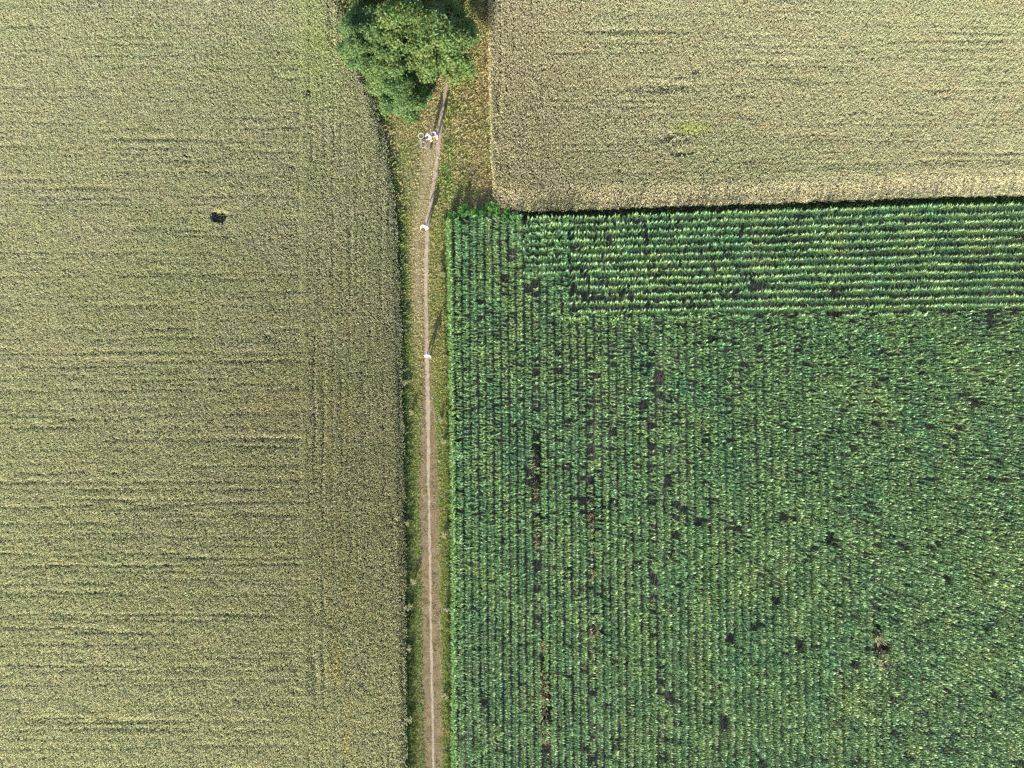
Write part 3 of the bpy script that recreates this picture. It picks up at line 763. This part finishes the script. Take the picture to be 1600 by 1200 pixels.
# ------------------------------------------------------------------ people
M_skin = plain_material("skin", (0.56, 0.36, 0.27), 0.55, 0, .06)
M_eye = plain_material("eye", (0.03, 0.025, 0.02), 0.2)
M_white = plain_material("white_cotton", (0.58, 0.57, 0.55), 0.8, 0, .04)
M_greyblue = plain_material("grey_blue_cotton", (0.13, 0.145, 0.21), 0.8, 0, .08)
M_cap = plain_material('white_cap', (0.56, 0.55, 0.53), 0.8, 0, .04)
M_greycap = plain_material('grey_cap', (0.17, 0.18, 0.22), 0.8, 0, .05)
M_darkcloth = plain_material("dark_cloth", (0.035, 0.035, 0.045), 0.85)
M_khaki = plain_material("pale_cloth", (0.42, 0.41, 0.38), 0.85)
M_hairdark = plain_material("dark_hair", (0.035, 0.025, 0.018), 0.5)
M_hairfair = plain_material("fair_hair", (0.30, 0.20, 0.11), 0.5)
M_shoe = plain_material("shoe_white", (0.70, 0.69, 0.66), 0.6)
M_shoedark = plain_material("shoe_dark", (0.04, 0.04, 0.045), 0.6)

def skin_mesh(name, pts, edges, rad, mat, sub=1, root=0):
    me = bpy.data.meshes.new(name)
    me.from_pydata([tuple(p) for p in pts], edges, [])
    o = bpy.data.objects.new(name, me); col.objects.link(o)
    sk = o.modifiers.new("skin", 'SKIN'); sk.use_smooth_shade = True
    for i, r in enumerate(rad):
        r = r if isinstance(r, tuple) else (r, r)
        me.skin_vertices[0].data[i].radius = r
        me.skin_vertices[0].data[i].use_root = (i == root)
    ss = o.modifiers.new("sub", 'SUBSURF'); ss.levels = sub; ss.render_levels = sub
    dg = bpy.context.evaluated_depsgraph_get()
    out = bpy.data.meshes.new_from_object(o.evaluated_get(dg))
    bpy.data.objects.remove(o); bpy.data.meshes.remove(me)
    out.name = name; out.materials.clear(); out.materials.append(mat)
    for p in out.polygons: p.use_smooth = True
    return out

def limb(a, b, c, n=1):
    return [a, b, c]

def person(label, px, py, heading, arms, legs, shirt_m, trouser_m, hair_m, shoe_m, shorts=False, bow=0.0, hscale=1.0, cap_m=None):
    """arms: {side: (elbow, wrist)} and legs: {side: (knee, ankle)} in body coordinates, +y ahead, side -1 left / +1 right"""
    pel = Vector((0, 0, .94)); spi = Vector((0, .02 + bow * .25, 1.13)); che = Vector((0, .02 + bow * .6, 1.33))
    nec = Vector((0, .02 + bow * .9, 1.50)); hea = Vector((0, .05 + bow * 1.1, 1.615)); top = Vector((0, .035 + bow * 1.1, 1.70))
    pts = [pel, spi, che, nec, hea, top]; rad = [(.15, .11), (.135, .10), (.165, .11), .056, (.078, .10), (.072, .092)]
    E = [(0, 1), (1, 2), (2, 3), (3, 4), (4, 5)]
    def addp(p, r, prev):
        pts.append(Vector(p)); rad.append(r); E.append((prev, len(pts) - 1)); return len(pts) - 1
    addp(hea + Vector((0, .115, -.015)), .017, 4)                        # nose
    for s in (-1, 1): addp(hea + Vector((s * .098, -.01, 0)), .018, 4)   # ears
    feet = {}
    arm_j = {}
    for s in (-1, 1):
        sh = che + Vector((s * .185, 0, .075))
        i = addp(sh, .062, 2)
        el, wr = Vector(arms[s][0]), Vector(arms[s][1])
        i = addp(el, .045, i); i = addp(wr, .028, i)
        arm_j[s] = (sh, el, wr)
        dr = (wr - el).normalized()
        sd = dr.cross(Vector((0, 0, 1)))
        sd = sd.normalized() if sd.length > .2 else Vector((0, 1, 0))
        nz = dr.cross(sd)
        palm = addp(wr + dr * .065, (.038, .018), i)
        for f, (o_, ln) in enumerate(((-.030, .062), (-.010, .076), (.010, .072), (.029, .056))):
            b0 = addp(wr + dr * .10 + sd * o_, .0095, palm)
            b1 = addp(pts[b0] + dr * ln * .55 + nz * .010, .0085, b0)
            addp(pts[b1] + dr * ln * .4 + nz * .022, .0075, b1)
        t0 = addp(wr + dr * .05 - sd * .045, .011, palm)
        addp(pts[t0] + dr * .045 - sd * .02, .009, t0)
        hip = pel + Vector((s * .095, 0, -.06)); kn, an = Vector(legs[s][0]), Vector(legs[s][1])
        j = addp(hip, .095, 0); j = addp(hip.lerp(kn, .5), .078, j); j = addp(kn, .056, j); j = addp(kn.lerp(an, .4) + Vector((0, -.015, 0)), .056, j); j = addp(an, .036, j)
        addp(an + Vector((0, .12, -.055)), (.036, .026), j)
        feet[s] = (hip, kn, an)
    body = skin_mesh("person", pts, E, rad, M_skin, 1)
    # eyes and mouth on the same body mesh
    bm = bmesh.new(); bm.from_mesh(body)
    body.materials.append(M_eye)
    for s in (-1, 1):
        r = bmesh.ops.create_icosphere(bm, subdivisions=1, radius=.013, matrix=Matrix.Translation(hea + Vector((s * .034, .088, .012))))
        for v in r['verts']:
            for f in v.link_faces: f.material_index = 1
    r = bmesh.ops.create_cube(bm, size=1, matrix=Matrix.Translation(hea + Vector((0, .088, -.055))) @ Matrix.Diagonal((.045, .012, .010, 1)))
    for v in r['verts']:
        for f in v.link_faces: f.material_index = 1
    bm.to_mesh(body); bm.free()
    o = bpy.data.objects.new("person", body); col.objects.link(o)
    X, Y = P(px, py); o.location = (X, Y, 0.012); o.rotation_euler = (0, 0, heading); o.scale = (hscale,) * 3
    tag(o, label, "person", "people on and beside the path")
    def part(me): c = bpy.data.objects.new(me.name, me); col.objects.link(c); c.parent = o; return c
    # shirt
    sp = [pel + Vector((0, 0, .02)), spi, che, che + Vector((0, .0, .12))]; sr = [(.215, .18), (.205, .17), (.225, .17), (.105, .09)]; se = [(0, 1), (1, 2), (2, 3)]
    for s in (-1, 1):
        sh, el, wr = arm_j[s]
        sp += [sh, sh.lerp(el, .5), el, el.lerp(wr, .75)]; sr += [.105, .095, .085, .066]
        b = len(sp); se += [(2, b - 4), (b - 4, b - 3), (b - 3, b - 2), (b - 2, b - 1)]
    part(skin_mesh("shirt", sp, se, sr, shirt_m, 1))
    tp = [pel + Vector((0, 0, .05)), pel + Vector((0, 0, -.05))]; tr_ = [(.165, .125), (.16, .125)]; te = [(0, 1)]
    for s in (-1, 1):
        hip, kn, an = feet[s]
        chain = [(hip, .112), (hip.lerp(kn, .5), .098), (kn, .082)] + ([] if shorts else [(kn.lerp(an, .5), .074), (an + Vector((0, 0, .03)), .062)])
        pv = 1
        for p, r_ in chain:
            tp.append(p); tr_.append(r_); te.append((pv, len(tp) - 1)); pv = len(tp) - 1
    part(skin_mesh("trousers" if not shorts else "shorts", tp, te, tr_, trouser_m, 1))
    hp = [top + Vector((0, -.02, .012)), hea + Vector((0, -.055, .03)), hea + Vector((0, -.05, -.045)), top + Vector((0, .045, -.008))]
    part(skin_mesh("hair", hp, [(0, 1), (1, 2), (0, 3)], [(.086, .084), (.094, .078), (.07, .05), (.066, .045)], hair_m, 1))
    if cap_m:
        part(skin_mesh("cap", [top + Vector((0, -.03, .02)), top + Vector((0, .05, .012)), hea + Vector((0, .15, .055)), hea + Vector((0, .21, .045))], [(0, 1), (1, 2), (2, 3)], [(.102, .085), (.098, .075), (.085, .016), (.06, .012)], cap_m, 1))
    for s in (-1, 1):
        an = feet[s][2]
        part(skin_mesh("shoe", [an + Vector((0, -.045, -.045)), an + Vector((0, .05, -.045)), an + Vector((0, .155, -.055))], [(0, 1), (1, 2)], [(.044, .04), (.048, .038), (.042, .026)], shoe_m, 1))
    return o

STAND = {-1: ((-.10, .03, .50), (-.11, 0, .085)), 1: ((.10, .03, .50), (.11, 0, .085))}
WALK = {-1: ((-.095, .16, .52), (-.10, .22, .085)), 1: ((.095, .02, .50), (.10, -.24, .11))}
DOWN = {-1: ((-.27, -.02, 1.14), (-.28, .06, .90)), 1: ((.27, -.02, 1.14), (.28, .06, .90))}
# upper person on the path by the maize corner: one arm held out to the left
person("person in a white shirt beside the path, level with the maize corner, one arm out", 667, 357.5, R(160),
       {1: ((.34, .16, 1.20), (.36, .38, 1.16)), -1: ((-.27, .06, 1.16), (-.16, .24, 1.04))}, STAND, M_white, M_darkcloth, M_hairfair, M_shoedark, cap_m=M_cap)
person("person in a white top walking alone on the path halfway along the maize", 670, 556.5, R(8),
       {1: ((.27, -.10, 1.16), (.26, -.16, .93)), -1: ((-.27, .06, 1.15), (-.24, .22, .98))}, WALK, M_white, M_darkcloth, M_hairfair, M_shoe, cap_m=M_cap)
person("person in a white shirt and dark shorts standing right beside the lying bicycle", 674.5, 218.0, R(110),
       {1: ((.26, .16, 1.18), (.16, .38, 1.10)), -1: ((-.26, .12, 1.18), (-.20, .36, 1.08))}, STAND, M_white, M_darkcloth, M_hairfair, M_shoe, True, .12, cap_m=M_cap)
person("person in a grey-blue top and pale shorts standing at the path edge near the trees", 683.5, 215.0, R(100),
       {1: ((.27, .05, 1.15), (.24, .26, 1.02)), -1: ((-.27, .05, 1.15), (-.22, .27, 1.05))}, STAND, M_greyblue, M_khaki, M_hairdark, M_shoe, True, .05, cap_m=M_greycap)

# ------------------------------------------------------------------ bicycle lying on its side, and a dark solid added for a shadow streak
M_alloy = plain_material("alloy", (0.50, 0.51, 0.48), 0.4, 0.3)
M_tyre = plain_material("pale_tyre", (0.20, 0.20, 0.17), 0.8)
M_spoke = plain_material("steel_spoke", (0.18, 0.18, 0.18), 0.5, 0.5)
M_frame = plain_material("dark_frame_paint", (0.035, 0.037, 0.04), 0.4, 0.2)
M_black = plain_material("black_rubber", (0.02, 0.02, 0.02), 0.7)
def torus(R_, r, n=40, m_=8):
    V = []; F = []
    for i in range(n):
        a = 2 * math.pi * i / n
        for j in range(m_):
            b = 2 * math.pi * j / m_
            V.append(((R_ + r * math.cos(b)) * math.cos(a), r * math.sin(b), (R_ + r * math.cos(b)) * math.sin(a)))
    for i in range(n):
        for j in range(m_):
            F.append([i * m_ + j, i * m_ + (j + 1) % m_, ((i + 1) % n) * m_ + (j + 1) % m_, ((i + 1) % n) * m_ + j])
    return np.array(V), np.array(F)
def merge(lst):
    V = []; F = []; b = 0
    for v, f in lst:
        V.append(np.array([tuple(x) for x in v])); F.append(np.array(f) + b); b += len(v)
    return np.concatenate(V), np.concatenate(F)
bike = bpy.data.objects.new("bicycle", None); col.objects.link(bike)
tag(bike, "bicycle with pale wheels lying on its side in the grass by the person in white", "bicycle")
WB = 1.0; RW = .335
A = (-WB / 2, 0, RW); B = (WB / 2, 0, RW); BB = (-.06, 0, .29); ST = (-.20, 0, .80); HT = (.30, 0, .86); HB = (.34, 0, .72)
fr = merge([tube([BB, ST], [.028, .026]), tube([BB, HB], [.032, .030]), tube([ST, HT], [.027, .027]), tube([HT, HB], [.022, .022]),
            tube([(BB[0], .03, BB[2]), (A[0], .055, A[2])], [.012, .010]), tube([(BB[0], -.03, BB[2]), (A[0], -.055, A[2])], [.012, .010]),
            tube([(ST[0], .02, ST[2] - .05), (A[0], .055, A[2])], [.010, .009]), tube([(ST[0], -.02, ST[2] - .05), (A[0], -.055, A[2])], [.010, .009])])
mesh_np("frame", *fr, None, M_frame, bike)
mesh_np("fork", *merge([tube([(HB[0], s * .05, HB[2] - .02), (B[0], s * .055, B[2])], [.014, .011]) for s in (-1, 1)] + [tube([(HB[0], -.055, HB[2] - .02), (HB[0], .055, HB[2] - .02)], [.016, .016])]), None, M_frame, bike)
hb = merge([tube([(.27, -.30, .97), (.30, -.18, .98), (.32, 0, .95), (.30, .18, .98), (.27, .30, .97)], [.013] * 5), tube([HT, (.32, 0, .95)], [.016, .016])])
hbo = mesh_np("handlebar", *hb, None, M_alloy, bike)
for s in (-1, 1): mesh_np("grip", *tube([(.285, s * .22, .975), (.25, s * .34, .965)], [.018, .018]), None, M_black, hbo)
sd = bmesh.new()
ring = [(-.33, .075, .94), (-.33, -.075, .94), (-.22, -.06, .95), (-.08, -.022, .945), (-.05, 0, .942), (-.08, .022, .945), (-.22, .06, .95)]
vt = [sd.verts.new(p) for p in ring]; vb = [sd.verts.new((p[0], p[1] * .9, p[2] - .05)) for p in ring]
sd.faces.new(vt); sd.faces.new(vb[::-1])
for i in range(len(ring)): sd.faces.new([vt[i], vb[i], vb[(i + 1) % len(ring)], vt[(i + 1) % len(ring)]])
sm = bpy.data.meshes.new("saddle"); sd.to_mesh(sm); sd.free(); sm.materials.append(M_black)
sdo = bpy.data.objects.new("saddle", sm); col.objects.link(sdo); sdo.parent = bike
mesh_np("seat_post", *tube([ST, (-.215, 0, .90)], [.014, .014]), None, M_alloy, sdo)
cv, cf = torus(.085, .008, 24, 6); cv = cv + np.array([BB[0], -.05, BB[2]])
crank = mesh_np("crank", *merge([(cv, cf), tube([(BB[0], -.07, BB[2]), (BB[0] + .13, -.07, BB[2] - .11)], [.010, .009]), tube([(BB[0], .07, BB[2]), (BB[0] - .13, .07, BB[2] + .11)], [.010, .009]), tube([(BB[0], -.075, BB[2]), (BB[0], .075, BB[2])], [.018, .018])]), None, M_alloy, bike)
for s in (-1, 1): mesh_np("pedal", *merge([tube([(BB[0] - s * .13 - .04, s * .08 + q, BB[2] + s * .11), (BB[0] - s * .13 + .04, s * .08 + q, BB[2] + s * .11)], [.01, .01], 5) for q in (0, s * .05)]), None, M_black, crank)
for c, turn in ((A, 0), (B, R(14))):
    wv, wf = torus(RW - .022, .022)
    w = bpy.data.objects.new("wheel", None); col.objects.link(w); w.parent = bike; w.location = c; w.rotation_euler = (0, 0, turn)
    mesh_np("tyre", wv, wf, None, M_tyre, w)
    mesh_np("rim", *torus(RW - .052, .013), None, M_alloy, w)
    mesh_np("spokes", *merge([tube([(0, .03 * (-1) ** i, 0), ((RW - .05) * math.cos(i * math.pi / 10), 0, (RW - .05) * math.sin(i * math.pi / 10))], [.003, .003], 4) for i in range(20)] + [tube([(0, -.05, 0), (0, .05, 0)], [.025, .025], 8)]), None, M_spoke, w)
# rear wheel lower in the photo, front wheel upper; frame top towards the right
u1 = P(658, 213); u2 = P(662, 227.5)
wa_ = math.atan2(u1[1] - u2[1], u1[0] - u2[0])
bx_, by_ = (u1[0] + u2[0]) / 2, (u1[1] + u2[1]) / 2
xax = Vector((math.cos(wa_), math.sin(wa_), 0)); zax = Vector((math.sin(wa_), -math.cos(wa_), 0.16)).normalized(); yax = zax.cross(xax)
Mt = Matrix((xax, yax, zax)).transposed().to_4x4()
Mt.translation = Vector((bx_, by_, 0.17)) - zax * RW * 0.9
bike.matrix_world = Mt @ Matrix.Scale(0.9, 4)

shadow_stand_in = bpy.data.objects.new("shadow_stand_in", None); col.objects.link(shadow_stand_in)  # dark shape added in place of a streak of shadow on the grass
X, Y = P(673.3, 229.5); shadow_stand_in.location = (X, Y, 0); shadow_stand_in.rotation_euler = (0, 0, R(-15))
tag(shadow_stand_in, "slim dark shape added for a shadow streak in the grass below the person in white", "shadow_stand_in")
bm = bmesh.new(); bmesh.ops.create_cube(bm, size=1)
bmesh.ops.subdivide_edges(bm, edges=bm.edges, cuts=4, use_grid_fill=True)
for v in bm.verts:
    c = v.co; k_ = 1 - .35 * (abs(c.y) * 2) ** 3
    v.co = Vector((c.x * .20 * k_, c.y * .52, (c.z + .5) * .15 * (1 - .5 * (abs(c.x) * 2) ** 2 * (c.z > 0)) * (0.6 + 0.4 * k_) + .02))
me = bpy.data.meshes.new("stand_in_body"); bm.to_mesh(me); bm.free(); me.materials.append(M_darkcloth)
po = bpy.data.objects.new("stand_in_body", me); col.objects.link(po); po.parent = shadow_stand_in
mesh_np("stand_in_loop", *tube([(0, -.24, .10), (.12, -.12, .16), (.15, .05, .13), (.05, .24, .11)], [.012] * 4, 6), None, M_black, shadow_stand_in)
